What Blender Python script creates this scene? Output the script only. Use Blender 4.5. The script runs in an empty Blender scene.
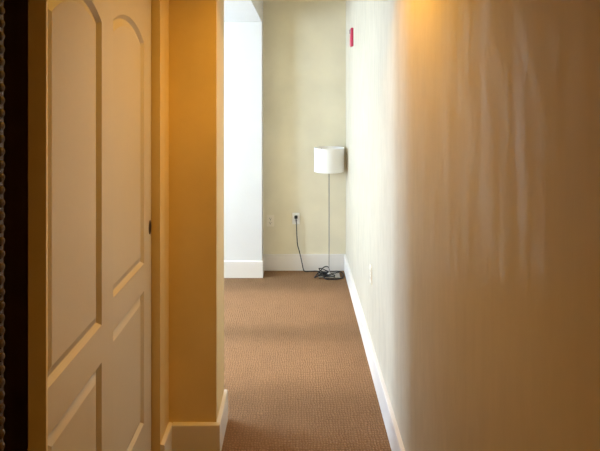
import bpy, bmesh, math, random
from mathutils import Vector
random.seed(7)
S = bpy.context.scene
COL = S.collection
PI = math.pi

# ------------------------------------------------------------------ frame
F = 520.0            # focal length in pixels of the 600 px wide frame
H = 1.57             # eye height
VX, VY = 297.0, 93.0 # vanishing point of the corridor
cam = bpy.data.cameras.new('camera')
cam.sensor_fit = 'HORIZONTAL'
cam.sensor_width = 36.0
cam.lens = F / 600.0 * 36.0
cam.shift_x = (300.0 - VX) / 600.0
cam.shift_y = -(225.5 - VY) / 600.0
cam.clip_start = 0.02
co = bpy.data.objects.new('camera', cam)
co.location = (0, 0, H)
co.rotation_euler = (PI / 2, 0, 0)
COL.objects.link(co)
S.camera = co

# ------------------------------------------------------------------ materials
def base_mat(name, color, rough=0.6, metal=0.0, spec=0.5):
    m = bpy.data.materials.new(name)
    m.use_nodes = True
    b = m.node_tree.nodes['Principled BSDF']
    b.inputs['Base Color'].default_value = (*color, 1)
    b.inputs['Roughness'].default_value = rough
    b.inputs['Metallic'].default_value = metal
    b.inputs['Specular IOR Level'].default_value = spec
    return m, m.node_tree, b

def nd(nt, t, **kw):
    n = nt.nodes.new(t)
    for k, v in kw.items():
        if k.startswith('i_'):
            n.inputs[k[2:].replace('_', ' ')].default_value = v
        else:
            setattr(n, k, v)
    return n

def coords(nt, scale=(1, 1, 1)):
    g = nd(nt, 'ShaderNodeNewGeometry')
    mp = nd(nt, 'ShaderNodeMapping')
    mp.inputs['Scale'].default_value = scale
    nt.links.new(g.outputs['Position'], mp.inputs['Vector'])
    return mp.outputs['Vector']

def noise(nt, vec, scale, detail=4, rough=0.5):
    n = nd(nt, 'ShaderNodeTexNoise')
    n.inputs['Scale'].default_value = scale
    n.inputs['Detail'].default_value = detail
    n.inputs['Roughness'].default_value = rough
    nt.links.new(vec, n.inputs['Vector'])
    return n.outputs['Fac']

def ramp(nt, fac, stops):
    r = nd(nt, 'ShaderNodeValToRGB')
    e = r.color_ramp.elements
    e[0].position, e[0].color = stops[0][0], (*stops[0][1], 1)
    e[1].position, e[1].color = stops[1][0], (*stops[1][1], 1)
    for p, c in stops[2:]:
        x = e.new(p); x.color = (*c, 1)
    nt.links.new(fac, r.inputs['Fac'])
    return r.outputs['Color']

def bump(nt, b, height, strength, dist):
    bp = nd(nt, 'ShaderNodeBump')
    bp.inputs['Strength'].default_value = strength
    bp.inputs['Distance'].default_value = dist
    nt.links.new(height, bp.inputs['Height'])
    nt.links.new(bp.outputs['Normal'], b.inputs['Normal'])
    return bp

def math_n(nt, op, a, bv=None):
    n = nd(nt, 'ShaderNodeMath', operation=op)
    for i, v in enumerate((a, bv)):
        if v is None: continue
        if isinstance(v, (int, float)): n.inputs[i].default_value = v
        else: nt.links.new(v, n.inputs[i])
    return n.outputs[0]

SATIN = (0.55, 0.495, 0.39)
CREAM = (0.70, 0.545, 0.27)

def paint_mat(name, color, rough, bscale=90, bstr=0.12, vary=0.05, spec=0.5):
    m, nt, b = base_mat(name, color, rough, spec=spec)
    f = noise(nt, coords(nt), 3.0, 5)
    lo = tuple(c * (1 - vary) for c in color); hi = tuple(min(1, c * (1 + vary)) for c in color)
    nt.links.new(ramp(nt, f, [(0.35, lo), (0.65, hi)]), b.inputs['Base Color'])
    bump(nt, b, noise(nt, coords(nt), bscale, 3), bstr, 0.004)
    return m

M = {}
M['cream'] = paint_mat('cream_wall_paint', CREAM, 0.55)
M['back'] = paint_mat('beige_wall_paint', (0.70, 0.645, 0.49), 0.7)
M['white_wall'] = paint_mat('white_wall_paint', (0.65, 0.645, 0.63), 0.6, vary=0.02)
M['ceiling'] = paint_mat('ceiling_paint', (0.55, 0.46, 0.32), 0.8)
M['trim_white'] = paint_mat('white_trim_enamel', (0.70, 0.66, 0.61), 0.4, bscale=40, bstr=0.04, vary=0.02)
M['trim_cream'] = paint_mat('cream_trim_enamel', (0.80, 0.68, 0.44), 0.42, bscale=40, bstr=0.04, vary=0.02)
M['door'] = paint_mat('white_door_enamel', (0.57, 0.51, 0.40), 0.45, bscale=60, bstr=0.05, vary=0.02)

# satin right hand wall: roller stipple stretched up and down, worn satin patches
def satin_wall():
    m, nt, b = base_mat('satin_cream_wall_paint', SATIN, 0.55, spec=0.03)
    f = noise(nt, coords(nt), 2.2, 5)
    nt.links.new(ramp(nt, f, [(0.35, tuple(c * .97 for c in SATIN)), (0.65, tuple(c * 1.03 for c in SATIN))]), b.inputs['Base Color'])
    st = noise(nt, coords(nt, (1, 26, 1.1)), 1.0, 6, 0.6)       # long vertical roller strokes
    rr = nd(nt, 'ShaderNodeMapRange')
    rr.inputs['From Min'].default_value = 0.36; rr.inputs['From Max'].default_value = 0.66
    rr.inputs['To Min'].default_value = 0.50; rr.inputs['To Max'].default_value = 0.34
    nt.links.new(st, rr.inputs['Value'])
    nt.links.new(rr.outputs[0], b.inputs['Roughness'])
    b.inputs['Coat Weight'].default_value = 0.10
    cr = nd(nt, 'ShaderNodeMapRange')
    cr.inputs['From Min'].default_value = 0.43; cr.inputs['From Max'].default_value = 0.58
    cr.inputs['To Min'].default_value = 0.32; cr.inputs['To Max'].default_value = 0.12
    st2 = noise(nt, coords(nt, (1, 7, 2.0)), 3.0, 6, 0.65)
    nt.links.new(math_n(nt, 'ADD', math_n(nt, 'MULTIPLY', st, 0.5), math_n(nt, 'MULTIPLY', st2, 0.5)), cr.inputs['Value']); nt.links.new(cr.outputs[0], b.inputs['Coat Roughness'])
    cw = nd(nt, 'ShaderNodeMapRange')
    cw.inputs['From Min'].default_value = 0.46; cw.inputs['From Max'].default_value = 0.60
    cw.inputs['To Min'].default_value = 0.03; cw.inputs['To Max'].default_value = 0.23
    nt.links.new(cr.inputs['Value'].links[0].from_socket, cw.inputs['Value']); nt.links.new(cw.outputs[0], b.inputs['Coat Weight'])
    h1 = noise(nt, coords(nt, (1, 9, 0.8)), 3.0, 4)
    h2 = noise(nt, coords(nt), 120, 2)
    hh = math_n(nt, 'ADD', h1, math_n(nt, 'MULTIPLY', h2, 0.10))
    bump(nt, b, hh, 0.14, 0.005)
    return m
M['satin'] = satin_wall()

# looped sisal carpet: rows of small knots
def carpet():
    m, nt, b = base_mat('brown_sisal_loop', (0.33, 0.18, 0.095), 0.95, spec=0.1)
    v = coords(nt)
    nz = nd(nt, 'ShaderNodeTexNoise'); nz.inputs['Scale'].default_value = 22; nz.inputs['Detail'].default_value = 2
    nt.links.new(v, nz.inputs['Vector'])
    mx = nd(nt, 'ShaderNodeVectorMath', operation='SCALE'); mx.inputs['Scale'].default_value = 0.030
    nt.links.new(nz.outputs['Color'], mx.inputs[0])
    ad = nd(nt, 'ShaderNodeVectorMath', operation='ADD')
    nt.links.new(v, ad.inputs[0]); nt.links.new(mx.outputs[0], ad.inputs[1])
    sp = nd(nt, 'ShaderNodeSeparateXYZ'); nt.links.new(ad.outputs[0], sp.inputs[0])
    sx = math_n(nt, 'SINE', math_n(nt, 'MULTIPLY', sp.outputs['X'], 2 * PI / 0.0135))
    sy = math_n(nt, 'SINE', math_n(nt, 'MULTIPLY', sp.outputs['Y'], 2 * PI / 0.0165))
    k = math_n(nt, 'MULTIPLY', math_n(nt, 'ADD', sx, 1.0), math_n(nt, 'ADD', sy, 1.0))   # 0..4
    k = math_n(nt, 'MULTIPLY', k, 0.25)
    fib = noise(nt, coords(nt, (0.6, 1, 1)), 130, 4, 0.75)
    big = noise(nt, v, 7, 4, 0.6)
    t = math_n(nt, 'ADD', math_n(nt, 'MULTIPLY', k, 0.32), math_n(nt, 'ADD', math_n(nt, 'MULTIPLY', fib, 0.75), math_n(nt, 'MULTIPLY', big, 0.16)))
    c = ramp(nt, t, [(0.22, (0.105, 0.058, 0.027)), (0.85, (0.325, 0.187, 0.098)), (0.5, (0.208, 0.115, 0.057))])
    nt.links.new(c, b.inputs['Base Color'])
    bump(nt, b, math_n(nt, 'ADD', k, math_n(nt, 'MULTIPLY', fib, 0.6)), 0.8, 0.005)
    return m
M['carpet'] = carpet()

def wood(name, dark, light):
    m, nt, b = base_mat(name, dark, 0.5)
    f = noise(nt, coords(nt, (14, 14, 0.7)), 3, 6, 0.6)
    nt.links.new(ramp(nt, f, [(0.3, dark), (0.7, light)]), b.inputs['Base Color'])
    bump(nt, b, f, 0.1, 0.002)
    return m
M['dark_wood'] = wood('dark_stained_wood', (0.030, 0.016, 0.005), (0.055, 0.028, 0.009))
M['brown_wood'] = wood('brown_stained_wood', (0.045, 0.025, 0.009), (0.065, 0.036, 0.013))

def simple(name, color, rough, metal=0.0, vary=0.06, scale=60):
    m, nt, b = base_mat(name, color, rough, metal)
    f = noise(nt, coords(nt), scale, 3)
    nt.links.new(ramp(nt, f, [(0.3, tuple(c * (1 - vary) for c in color)), (0.7, tuple(min(1, c * (1 + vary)) for c in color))]), b.inputs['Base Color'])
    return m
M['steel'] = simple('brushed_steel', (0.36, 0.34, 0.32), 0.35, 1.0)
M['plate'] = simple('polished_steel', (0.40, 0.39, 0.36), 0.22, 1.0)
M['bronze'] = simple('dark_bronze', (0.10, 0.055, 0.025), 0.4, 0.7)
M['black'] = simple('black_rubber', (0.008, 0.008, 0.008), 0.75)
M['cup'] = simple('black_bronze', (0.02, 0.012, 0.006), 0.5, 0.5)
M['red'] = simple('red_plastic', (0.55, 0.03, 0.09), 0.45)
M['lens'] = simple('frosted_lens', (0.45, 0.30, 0.34), 0.25)
M['plastic'] = simple('white_plastic', (0.85, 0.84, 0.80), 0.4, vary=0.02)
M['ivory'] = simple('ivory_plastic', (0.76, 0.70, 0.58), 0.4, vary=0.02)
M['slot'] = simple('dark_slot', (0.02, 0.018, 0.015), 0.7)
M['vinyl'] = simple('white_window_vinyl', (0.85, 0.86, 0.87), 0.4, vary=0.02)

def shade_mat():
    m, nt, b = base_mat('white_linen_shade', (0.90, 0.89, 0.86), 0.85, spec=0.2)
    w = noise(nt, coords(nt, (1, 1, 3)), 220, 2)
    nt.links.new(ramp(nt, w, [(0.3, (0.92, 0.91, 0.89)), (0.7, (0.96, 0.955, 0.94))]), b.inputs['Base Color'])
    bump(nt, b, w, 0.1, 0.001)
    tr = nd(nt, 'ShaderNodeBsdfTranslucent'); tr.inputs['Color'].default_value = (0.92, 0.90, 0.86, 1)
    mix = nd(nt, 'ShaderNodeMixShader'); mix.inputs[0].default_value = 0.45
    nt.links.new(b.outputs[0], mix.inputs[1]); nt.links.new(tr.outputs[0], mix.inputs[2])
    nt.links.new(mix.outputs[0], nt.nodes['Material Output'].inputs['Surface'])
    return m
M['shade'] = shade_mat()

def glow_mat(color, s):
    m, nt, b = base_mat('lit_lamp_glass', (0.9, 0.85, 0.7), 0.4)
    b.inputs['Emission Color'].default_value = (*color, 1)
    b.inputs['Emission Strength'].default_value = s
    return m
WARM = (1.0, 0.505, 0.06)
M['glow'] = glow_mat(WARM, 6.0)

# ------------------------------------------------------------------ mesh helpers
def obj(name, bm, mat, parent=None, smooth=False, **props):
    me = bpy.data.meshes.new(name)
    bmesh.ops.recalc_face_normals(bm, faces=bm.faces)
    if smooth:
        for f in bm.faces: f.smooth = True
    bm.to_mesh(me); bm.free()
    me.materials.append(M[mat])
    o = bpy.data.objects.new(name, me)
    COL.objects.link(o)
    if parent is not None: o.parent = parent
    for k, v in props.items(): o[k] = v
    return o

def box(bm, x0, x1, y0, y1, z0, z1, bevel=0.0):
    t = bmesh.new()
    vs = [t.verts.new((x, y, z)) for x in (x0, x1) for y in (y0, y1) for z in (z0, z1)]
    for q in ((0, 1, 3, 2), (4, 6, 7, 5), (0, 4, 5, 1), (2, 3, 7, 6), (0, 2, 6, 4), (1, 5, 7, 3)):
        t.faces.new([vs[i] for i in q])
    bmesh.ops.recalc_face_normals(t, faces=t.faces)
    if bevel:
        bmesh.ops.bevel(t, geom=list(t.edges), offset=bevel, segments=3, affect='EDGES', profile=0.5)
    me = bpy.data.meshes.new('tmp'); t.to_mesh(me); t.free()
    bm.from_mesh(me); bpy.data.meshes.remove(me)

def structure(name, bm, mat, label, cat, smooth=False, parent=None):
    return obj(name, bm, mat, parent, smooth, kind='structure', label=label, category=cat)

def prism(bm, pts, a0, a1, axis):
    """close profile pts (u, v) swept along axis from a0 to a1; axis 'x': (u,v)=(y,z), 'y': (u,v)=(x,z)"""
    def P(a, u, v): return (a, u, v) if axis == 'x' else (u, a, v)
    A = [bm.verts.new(P(a0, u, v)) for u, v in pts]
    B = [bm.verts.new(P(a1, u, v)) for u, v in pts]
    n = len(pts)
    bm.faces.new(A); bm.faces.new(list(reversed(B)))
    for i in range(n):
        bm.faces.new((A[i], A[(i + 1) % n], B[(i + 1) % n], B[i]))

def lathe(bm, prof, cx, cy, seg=32, cap=True):
    rings = []
    for r, z in prof:
        rings.append([bm.verts.new((cx + r * math.cos(2 * PI * i / seg), cy + r * math.sin(2 * PI * i / seg), z)) for i in range(seg)])
    for a, b in zip(rings, rings[1:]):
        for i in range(seg):
            bm.faces.new((a[i], a[(i + 1) % seg], b[(i + 1) % seg], b[i]))
    if cap:
        bm.faces.new(list(reversed(rings[0]))); bm.faces.new(rings[-1])

def spline(pts, n=8):
    P = [Vector(p) for p in pts]
    P = [P[0] * 2 - P[1]] + P + [P[-1] * 2 - P[-2]]
    out = []
    for i in range(1, len(P) - 2):
        a, b, c, d = P[i - 1:i + 3]
        for k in range(n):
            t = k / n
            out.append(0.5 * ((2 * b) + (c - a) * t + (2 * a - 5 * b + 4 * c - d) * t * t + (3 * b - a - 3 * c + d) * t ** 3))
    out.append(P[-2])
    return out

def tube(bm, pts, r, seg=8):
    rings = []
    up = Vector((0, 0, 1))
    for i, p in enumerate(pts):
        t = (pts[min(i + 1, len(pts) - 1)] - pts[max(i - 1, 0)]).normalized()
        u = t.cross(up if abs(t.z) < .95 else Vector((1, 0, 0))).normalized()
        v = t.cross(u)
        rings.append([bm.verts.new(p + r * (u * math.cos(2 * PI * k / seg) + v * math.sin(2 * PI * k / seg))) for k in range(seg)])
    for a, b in zip(rings, rings[1:]):
        for k in range(seg):
            bm.faces.new((a[k], a[(k + 1) % seg], b[(k + 1) % seg], b[k]))
    bm.faces.new(rings[0]); bm.faces.new(list(reversed(rings[-1])))

def thing(name, label, cat, loc, group=None):
    o = bpy.data.objects.new(name, None)
    o.empty_display_size = 0.05
    COL.objects.link(o)
    o.location = loc
    o['label'] = label; o['category'] = cat
    if group: o['group'] = group
    return o

# ------------------------------------------------------------------ the setting
YB, YP = 4.612, 4.430            # back wall, face of the white pier
YC0, YC1 = 2.257, 2.490          # partition, near and far face
XR, XL = 0.432, -0.5557          # corridor walls
XC, XP = -0.3495, -0.300         # end of the partition, right corner of the pier
XA = -2.60                       # window wall of the side room
ZC, ZS = 2.44, 2.175             # ceiling, soffit
Y0 = -1.60
WINS = [(2.74, 3.36, 0.70, 2.12), (3.45, 4.18, 0.85, 2.12)]   # window openings: y0, y1, z0, z1

bm = bmesh.new(); box(bm, XA - .12, XR + .12, Y0 - .12, YB + .12, -0.08, 0)
structure('floor', bm, 'carpet', 'brown looped sisal carpet covering the corridor floor', 'floor')
bm = bmesh.new(); box(bm, XA - .12, XR + .12, Y0 - .12, YB + .12, ZC, ZC + .1)
structure('ceiling', bm, 'ceiling', 'pale ceiling over the corridor and side room', 'ceiling')
bm = bmesh.new(); box(bm, XR, XR + .12, Y0 - .12, YB + .12, 0, ZC)
structure('wall_right', bm, 'satin', 'long satin cream wall along the right side with vertical sheen streaks', 'wall')
bm = bmesh.new(); box(bm, XA - .12, XR, YB, YB + .12, 0, ZC)
structure('wall_back', bm, 'back', 'plain beige wall behind the floor lamp', 'wall')
bm = bmesh.new(); box(bm, XA, XP, YP, YB, 0, ZS)
structure('wall_pier', bm, 'white_wall', 'bright white wall pier left of the beige back wall', 'wall')
bm = bmesh.new(); box(bm, XA, XP, YC1, YB, ZS, ZC)
structure('ceiling_soffit', bm, 'white_wall', 'white dropped soffit above the white pier', 'ceiling')
bm = bmesh.new(); box(bm, XA, XC, YC0, YC1, 0, ZC)
structure('wall_partition', bm, 'cream', 'ochre partition wall end jutting out beside the closet doors', 'wall')
bm = bmesh.new(); box(bm, XC, XR, YC0, YC1, 2.0135, ZC)
structure('wall_header', bm, 'cream', 'cream header crossing the corridor above the partition opening', 'wall')
# side wall with the windows
bm = bmesh.new()
ys = [YC0] + [v for w in WINS for v in w[:2]] + [YB]
for a, b in zip(ys[0::2], ys[1::2]): box(bm, XA - .12, XA, a, b, 0, ZC)
for a, b, c, d in WINS:
    box(bm, XA - .12, XA, a, b, 0, c); box(bm, XA - .12, XA, a, b, d, ZC)
structure('wall_left', bm, 'white_wall', 'white side room wall holding the windows', 'wall')
t = .04
for n, (a, b, c, d) in enumerate(WINS):
    bm = bmesh.new()
    box(bm, XA - .10, XA - .04, a, a + t, c, d); box(bm, XA - .10, XA - .04, b - t, b, c, d)
    box(bm, XA - .10, XA - .04, a + t, b - t, c, c + t); box(bm, XA - .10, XA - .04, a + t, b - t, d - t, d)
    structure('window_%d' % (n + 1), bm, 'vinyl', ('narrow' if n == 0 else 'wide') + ' white window frame in the side room wall', 'window')
# closet back, corridor left wall near the camera, header over the closet, end wall behind the camera
ZD = 2.05
bm = bmesh.new()
box(bm, XL - .12, XL, Y0 - .12, 0.945, 0, ZC)
box(bm, XL - .12, XL, 0.945, YC0, ZD, ZC)
box(bm, XL - .12, XL, 2.112, YC0, 0, ZD)
structure('wall_closet', bm, 'cream', 'cream corridor wall around the sliding closet doors', 'wall')
bm = bmesh.new(); box(bm, XA - .12, XA - .02, Y0 - .12, YC0, 0, ZC)
structure('wall_closet_back', bm, 'cream', 'wall at the back of the closet behind the sliding doors', 'wall')
bm = bmesh.new(); box(bm, XA - .02, XL - .12, 0.80, 0.90, 0, ZC)
structure('wall_closet_side', bm, 'cream', 'wall at the near end of the closet', 'wall')
bm = bmesh.new(); box(bm, XL, XR, Y0 - .12, Y0, 0, ZC)
structure('wall_front', bm, 'cream', 'cream wall at the near end of the corridor', 'wall')

# baseboards: flat board with an eased top
HB, TB = 0.139, 0.017
def bprof(wall, sgn):
    return [(wall, 0), (wall + sgn * TB, 0), (wall + sgn * TB, HB - .004), (wall + sgn * (TB - .003), HB), (wall + sgn * .002, HB + .003), (wall, HB + .003)]
bm = bmesh.new(); prism(bm, bprof(XR, -1), Y0, YB, 'y')
structure('baseboard_right', bm, 'trim_white', 'long white baseboard along the right wall', 'baseboard')
bm = bmesh.new(); prism(bm, bprof(YB, -1), XP, XR - TB, 'x')
structure('baseboard_back', bm, 'trim_white', 'white baseboard below the beige back wall', 'baseboard')
bm = bmesh.new()
prism(bm, bprof(YP, -1), XA, XP + TB * .6, 'x')
box(bm, XP, XP + TB * .6, YP, YB - TB, 0, HB)
structure('baseboard_pier', bm, 'trim_white', 'white baseboard wrapped around the white pier', 'baseboard')
bm = bmesh.new()
prism(bm, bprof(YC0, -1), XL + TB, XC + TB, 'x')
prism(bm, bprof(XC, 1), YC0, YC1 + TB, 'y')
prism(bm, bprof(YC1, 1), XA, XC, 'x')
structure('baseboard_partition', bm, 'trim_white', 'white baseboard wrapped around the ochre partition end', 'baseboard')
bm = bmesh.new(); prism(bm, bprof(XL, 1), 2.1125, YC0, 'y')
structure('baseboard_left', bm, 'trim_white', 'short white baseboard between closet doors and partition', 'baseboard')

# closet casings
XF = -0.5437
bm = bmesh.new(); box(bm, -0.5835, XF, 1.127, 1.1355, 0, ZD - .02, .0015)
structure('trim_1', bm, 'trim_cream', 'narrow ochre stop facing the camera at the near closet door edge', 'trim')
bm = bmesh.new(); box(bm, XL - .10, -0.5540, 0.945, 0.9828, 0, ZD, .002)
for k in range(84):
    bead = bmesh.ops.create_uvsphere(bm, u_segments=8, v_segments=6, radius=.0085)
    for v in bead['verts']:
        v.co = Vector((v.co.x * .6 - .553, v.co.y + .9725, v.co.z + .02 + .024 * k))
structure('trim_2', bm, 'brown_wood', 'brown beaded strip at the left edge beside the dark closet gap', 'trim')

# closet head trim above the frame
bm = bmesh.new(); box(bm, XL, XF, 0.985, 2.1118, ZD - .02, ZD + .07, .002)
structure('trim_3', bm, 'trim_cream', 'head casing above the sliding closet doors', 'trim')

# ------------------------------------------------------------------ closet doors
def inset(poly, d):
    n = len(poly); out = []
    for i in range(n):
        a, b, c = Vector(poly[i - 1]), Vector(poly[i]), Vector(poly[(i + 1) % n])
        n1 = Vector((-(b - a).y, (b - a).x)).normalized(); n2 = Vector((-(c - b).y, (c - b).x)).normalized()
        m = (n1 + n2); m = m / max(m.dot(n1), 1e-6)
        out.append(tuple(b + m * d))
    return out

def arch_panel(y0, y1, z0, zs, zt, n=20):
    hw = (y1 - y0) / 2; cy = (y0 + y1) / 2; rise = zt - zs
    R = (hw * hw + rise * rise) / (2 * rise); a = math.asin(hw / R)
    def ring(d):        # the outline moved inwards by d, counter clockwise in (y, z)
        r = R - d; al = math.asin((hw - d) / r)
        p = [(y0 + d, z0 + d), (y1 - d, z0 + d)]
        for i in range(n + 1):
            th = al - 2 * al * i / n
            p.append((cy + r * math.sin(th), zt - R + r * math.cos(th)))
        return p
    return ring

def closet_door(name, x, y0, y1, panels, label):
    """leaf facing +x, its front face at x"""
    z0, z1, th = .012, 2.035, .034
    bm = bmesh.new()
    def loop(pts, d): return [bm.verts.new((x - d, p[0], p[1])) for p in pts]
    def edges(vs): return [bm.edges.new((vs[i], vs[(i + 1) % len(vs)])) for i in range(len(vs))]
    outer = loop([(y0, z0), (y1, z0), (y1, z1), (y0, z1)], 0)
    E = edges(outer)
    for pan in panels:
        ring = pan if callable(pan) else (lambda d, pan=pan: inset(pan, d))
        prof = [(0, 0), (.002, .002), (.012, .0115), (.015, .0115), (.037, .0025), (.039, .002)]
        prev = None
        for off, d in prof:
            vs = loop(ring(off), d)
            if prev is None: E += edges(vs)
            else:
                for i in range(len(vs)):
                    j = (i + 1) % len(vs)
                    bm.faces.new((prev[i], prev[j], vs[j], vs[i]))
            prev = vs
        bm.faces.new(prev)
    bmesh.ops.triangle_fill(bm, edges=E, use_beauty=True)
    back = loop([(y0, z0), (y1, z0), (y1, z1), (y0, z1)], th)
    for i in range(4):
        bm.faces.new((outer[i], outer[(i + 1) % 4], back[(i + 1) % 4], back[i]))
    bm.faces.new(back)
    return structure(name, bm, 'door', label, 'door')

ZP0, ZP1, ZL1, ZL0, ZSH, ZTP = .912, None, .806, .295, 1.772, 1.838
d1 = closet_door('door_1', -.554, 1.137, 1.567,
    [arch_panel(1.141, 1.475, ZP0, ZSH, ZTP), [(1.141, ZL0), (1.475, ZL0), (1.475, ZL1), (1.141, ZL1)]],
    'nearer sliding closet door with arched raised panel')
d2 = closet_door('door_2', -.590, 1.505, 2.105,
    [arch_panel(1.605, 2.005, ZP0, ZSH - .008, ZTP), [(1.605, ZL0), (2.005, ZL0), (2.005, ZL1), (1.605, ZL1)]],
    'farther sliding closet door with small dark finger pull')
# finger pull on door 2: oval ring with a dark cup
def oval_ring(bm, x, cy, cz, prof, seg=24):
    rings = []
    for k, dx in prof:
        rings.append([bm.verts.new((x + dx, cy + .013 * k * math.cos(2 * PI * i / seg), cz + .024 * k * math.sin(2 * PI * i / seg))) for i in range(seg)])
    for a, b in zip(rings, rings[1:]):
        for i in range(seg): bm.faces.new((a[i], a[(i + 1) % seg], b[(i + 1) % seg], b[i]))
    return rings
bm = bmesh.new(); oval_ring(bm, -.590, 2.083, 1.032, [(1.18, .0003), (1.15, .0025), (1.0, .003), (.9, .0005)])
pull = obj('finger_pull', bm, 'bronze', d2, True, label='dark bronze finger pull')
bm = bmesh.new(); rg = oval_ring(bm, -.590, 2.083, 1.034, [(.93, .0012), (.8, .0006), (.5, .0004)]); bm.faces.new(rg[-1])
obj('cup', bm, 'cup', pull, True, label='black recessed cup')

# ------------------------------------------------------------------ floor lamp
LX, LY = .2755, 4.465
lamp = thing('floor_lamp', 'white drum shade floor lamp standing in the far corner', 'lamp', (LX, LY, 0))
def lobj(name, bm, mat, smooth=False, parent=lamp, **p):
    bmesh.ops.translate(bm, verts=bm.verts, vec=(-LX, -LY, 0))
    return obj(name, bm, mat, parent, smooth, **p)
bm = bmesh.new(); box(bm, LX - .092, LX + .092, LY - .082, LY + .085, .001, .014, .003)
lobj('base', bm, 'plate', label='square polished metal base plate')
bm = bmesh.new(); lathe(bm, [(.014, .014), (.014, .022), (.005, .028), (.0042, .03), (.0042, .93), (.010, .935), (.010, .95)], LX, LY, 20)
lobj('pole', bm, 'steel', True, label='thin grey metal pole')
bm = bmesh.new()
lathe(bm, [(.1275, .902), (.1275, 1.098), (.1262, 1.098), (.1262, .902), (.1275, .902)], LX, LY, 64, cap=False)
bmesh.ops.remove_doubles(bm, verts=bm.verts, dist=1e-5)
sh = lobj('lamp_shade', bm, 'shade', True, label='white fabric drum shade')
m_ = sh.modifiers.new('edges', 'EDGE_SPLIT'); m_.split_angle = math.radians(40)
for z in (.8995, 1.0985):
    bm = bmesh.new(); lathe(bm, [(.1285, z - .002), (.1285, z + .003), (.1255, z + .003), (.1255, z - .002), (.1285, z - .002)], LX, LY, 64, cap=False)
    bmesh.ops.remove_doubles(bm, verts=bm.verts, dist=1e-5)
    lobj('shade_rim', bm, 'shade', False, parent=sh)
bm = bmesh.new()
lathe(bm, [(.018, .95), (.018, .99), (.014, 1.0)], LX, LY, 16)
for a in (0, 2 * PI / 3, 4 * PI / 3):
    tube(bm, [Vector((LX + .017 * math.cos(a), LY + .017 * math.sin(a), .96)), Vector((LX + .126 * math.cos(a), LY + .126 * math.sin(a), 1.085))], .0018, 6)
lobj('bulb_socket', bm, 'steel')
bm = bmesh.new(); lathe(bm, [(.012, 1.0), (.016, 1.015), (.029, 1.04), (.03, 1.055), (.022, 1.075), (.008, 1.083)], LX, LY, 16)
lobj('bulb', bm, 'plastic', True)

# plug and cord, from the right socket down to the floor and in loops over the base
PX, PZ = -.009, .474
pts = [(PX, YB - .030, PZ - .010), (PX + .004, YB - .040, PZ - .06), (PX + .008, YB - .038, PZ - .16), (PX + .014, YB - .030, PZ - .24),
       (PX + .030, YB - .030, PZ - .30), (PX + .050, YB - .036, PZ - .385), (PX + .066, YB - .045, .018), (PX + .085, YB - .055, .0065), (PX + .120, YB - .050, .006),
       (PX + .150, YB - .045, .006), (PX + .175, YB - .055, .010), (LX - .075, LY + .06, .021), (LX - .045, LY + .065, .05),
       (LX - .012, LY + .055, .062), (LX + .006, LY + .045, .036), (LX - .015, LY + .035, .020), (LX - .06, LY + .03, .026), (LX - .085, LY + .05, .045),
       (LX - .05, LY + .075, .034), (LX - .01, LY + .06, .021), (LX + .035, LY + .045, .023), (LX + .075, LY + .06, .020), (LX + .112, LY + .055, .012),
       (LX + .122, LY + .0, .008), (LX + .108, LY - .07, .007), (LX + .07, LY - .098, .007), (LX + .02, LY - .100, .007), (LX - .03, LY - .099, .008),
       (LX - .05, LY - .075, .021), (LX - .01, LY - .060, .021), (LX + .03, LY - .072, .021), (LX + .045, LY - .05, .022), (LX + .015, LY - .025, .021), (LX - .04, LY - .045, .021), (LX - .095, LY - .06, .020), (LX - .125, LY - .055, .0065),
       (LX - .115, LY - .02, .0065), (LX - .09, LY + .01, .021), (LX - .04, LY + .012, .021), (LX - .010, LY + .006, .022)]
bm = bmesh.new(); tube(bm, spline(pts, 7), .0044, 8)
cord = lobj('power_cord', bm, 'black', True, label='thin black power cord')
bm = bmesh.new(); box(bm, PX - .014, PX + .014, YB - .036, YB - .0085, PZ - .012, PZ + .013, .005)
lobj('plug', bm, 'black', parent=cord)

# ------------------------------------------------------------------ wall sockets
def outlet(label, mat, loc, rotz, skip_upper=False):
    o = thing('wall_outlet', label, 'outlet', loc, 'electrical outlets')
    o.rotation_euler = (0, 0, rotz)
    bm = bmesh.new(); box(bm, -.033, .033, -.006, 0, -.051, .051, .0025)
    obj('cover_plate', bm, mat, o)
    for s in (1, -1):
        bm = bmesh.new(); box(bm, -.0165, .0165, -.0075, -.0055, s * .0195 - .014, s * .0195 + .014, .0012)
        r = obj('receptacle', bm, mat, o)
        bm = bmesh.new()
        box(bm, -.0085, -.0055, -.0079, -.0072, s * .0195 - .002, s * .0195 + .008)
        box(bm, .0055, .0085, -.0079, -.0072, s * .0195 - .001, s * .0195 + .007)
        box(bm, -.003, .003, -.0079, -.0072, s * .0195 - .010, s * .0195 - .004)
        obj('slots', bm, 'slot', r, label='dark plug slots')
    bm = bmesh.new()
    for i in range(12): pass
    bmesh.ops.create_uvsphere(bm, u_segments=10, v_segments=6, radius=.0035)
    for v in bm.verts: v.co = Vector((v.co.x, v.co.y * .5 - .0062, v.co.z))
    obj('screw', bm, 'steel', o)
    return o
outlet('empty beige outlet low on the back wall near the white pier', 'ivory', (-.236, YB, .438), 0)
outlet('white outlet with the black lamp plug on the back wall', 'plastic', (-.009, YB, .458), 0)
outlet('pale outlet low on the long right wall above the baseboard', 'ivory', (XR, 3.02, .517), PI / 2 * -1)

# ------------------------------------------------------------------ fire alarm
fa = thing('fire_alarm', 'small red fire alarm high on the right wall', 'alarm', (XR, 4.02, 2.0))
bm = bmesh.new(); box(bm, -.020, .0005, -.045, .045, -.070, .070, .006)
obj('housing', bm, 'red', fa)
bm = bmesh.new(); box(bm, -.025, -.018, -.03, .03, .030, .062, .003)
obj('strobe_lens', bm, 'lens', fa, label='pale strobe lens')
bm = bmesh.new()
for k in range(5): box(bm, -.0215, -.0195, -.03, .03, -.055 + k * .013, -.049 + k * .013)
obj('grille', bm, 'red', fa)

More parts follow.
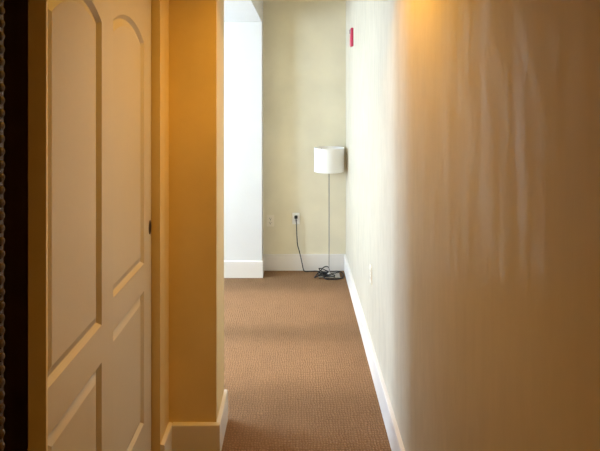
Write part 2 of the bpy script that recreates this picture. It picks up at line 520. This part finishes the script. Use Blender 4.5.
# ------------------------------------------------------------------ corridor lamp
def ceiling_light(label, cx, cy, watts, cone):
    cl = thing('ceiling_light', label, 'lamp', (cx, cy, ZC), 'corridor ceiling lights')
    bm = bmesh.new(); lathe(bm, [(.085, 0), (.085, -.012), (.065, -.014), (.062, -.004), (.062, 0)], 0, 0, 40, cap=False)
    obj('trim_ring', bm, 'plastic', cl, True)
    bm = bmesh.new(); lathe(bm, [(.062, -.002), (.061, -.004)], 0, 0, 40)
    obj('lens', bm, 'glow', cl)
    ld = bpy.data.lights.new('ceiling_lamp_light', 'SPOT')
    ld.energy = watts; ld.color = WARM; ld.spot_size = math.radians(cone); ld.spot_blend = 1.0; ld.shadow_soft_size = .05
    lo = bpy.data.objects.new('ceiling_lamp_light', ld); lo.location = (cx, cy, ZC - .03); COL.objects.link(lo)
ceiling_light('round ceiling light near the partition end', 0.12, 1.83, 66, 140)
ceiling_light('round ceiling light behind the camera', -0.05, -1.10, 24, 174)

# ------------------------------------------------------------------ daylight through the window
W = bpy.data.worlds.new('sky'); S.world = W; W.use_nodes = True
bg = W.node_tree.nodes['Background']
bg.inputs['Color'].default_value = (0.62, 0.79, 1.0, 1)
bg.inputs['Strength'].default_value = 38.0
for a, b, c, d in WINS:      # portals only guide the sampling of the sky through each opening
    pl = bpy.data.lights.new('window_portal', 'AREA'); pl.shape = 'RECTANGLE'
    pl.size = b - a; pl.size_y = d - c
    pl.cycles.is_portal = True
    po = bpy.data.objects.new('window_portal', pl); po.location = (XA - .11, (a + b) / 2, (c + d) / 2)
    po.rotation_euler = (PI / 2, 0, -PI / 2)
    COL.objects.link(po)

sd = bpy.data.lights.new('hazy_sun', 'SUN'); sd.energy = 5.0; sd.angle = math.radians(5); sd.color = (1.0, 0.96, 0.94)
so = bpy.data.objects.new('hazy_sun', sd)
so.rotation_euler = Vector((1.0, 0.0, -0.675)).to_track_quat('-Z', 'Y').to_euler()
so.location = (-6, 3, 4); COL.objects.link(so)

# ------------------------------------------------------------------ output
S.view_settings.view_transform = 'Standard'
S.view_settings.look = 'None'
S.view_settings.exposure = 0.0
S.view_settings.gamma = 1.0
S.view_settings.use_curve_mapping = False
S.cycles.use_denoising = True
S.cycles.max_bounces = 12
S.cycles.diffuse_bounces = 8
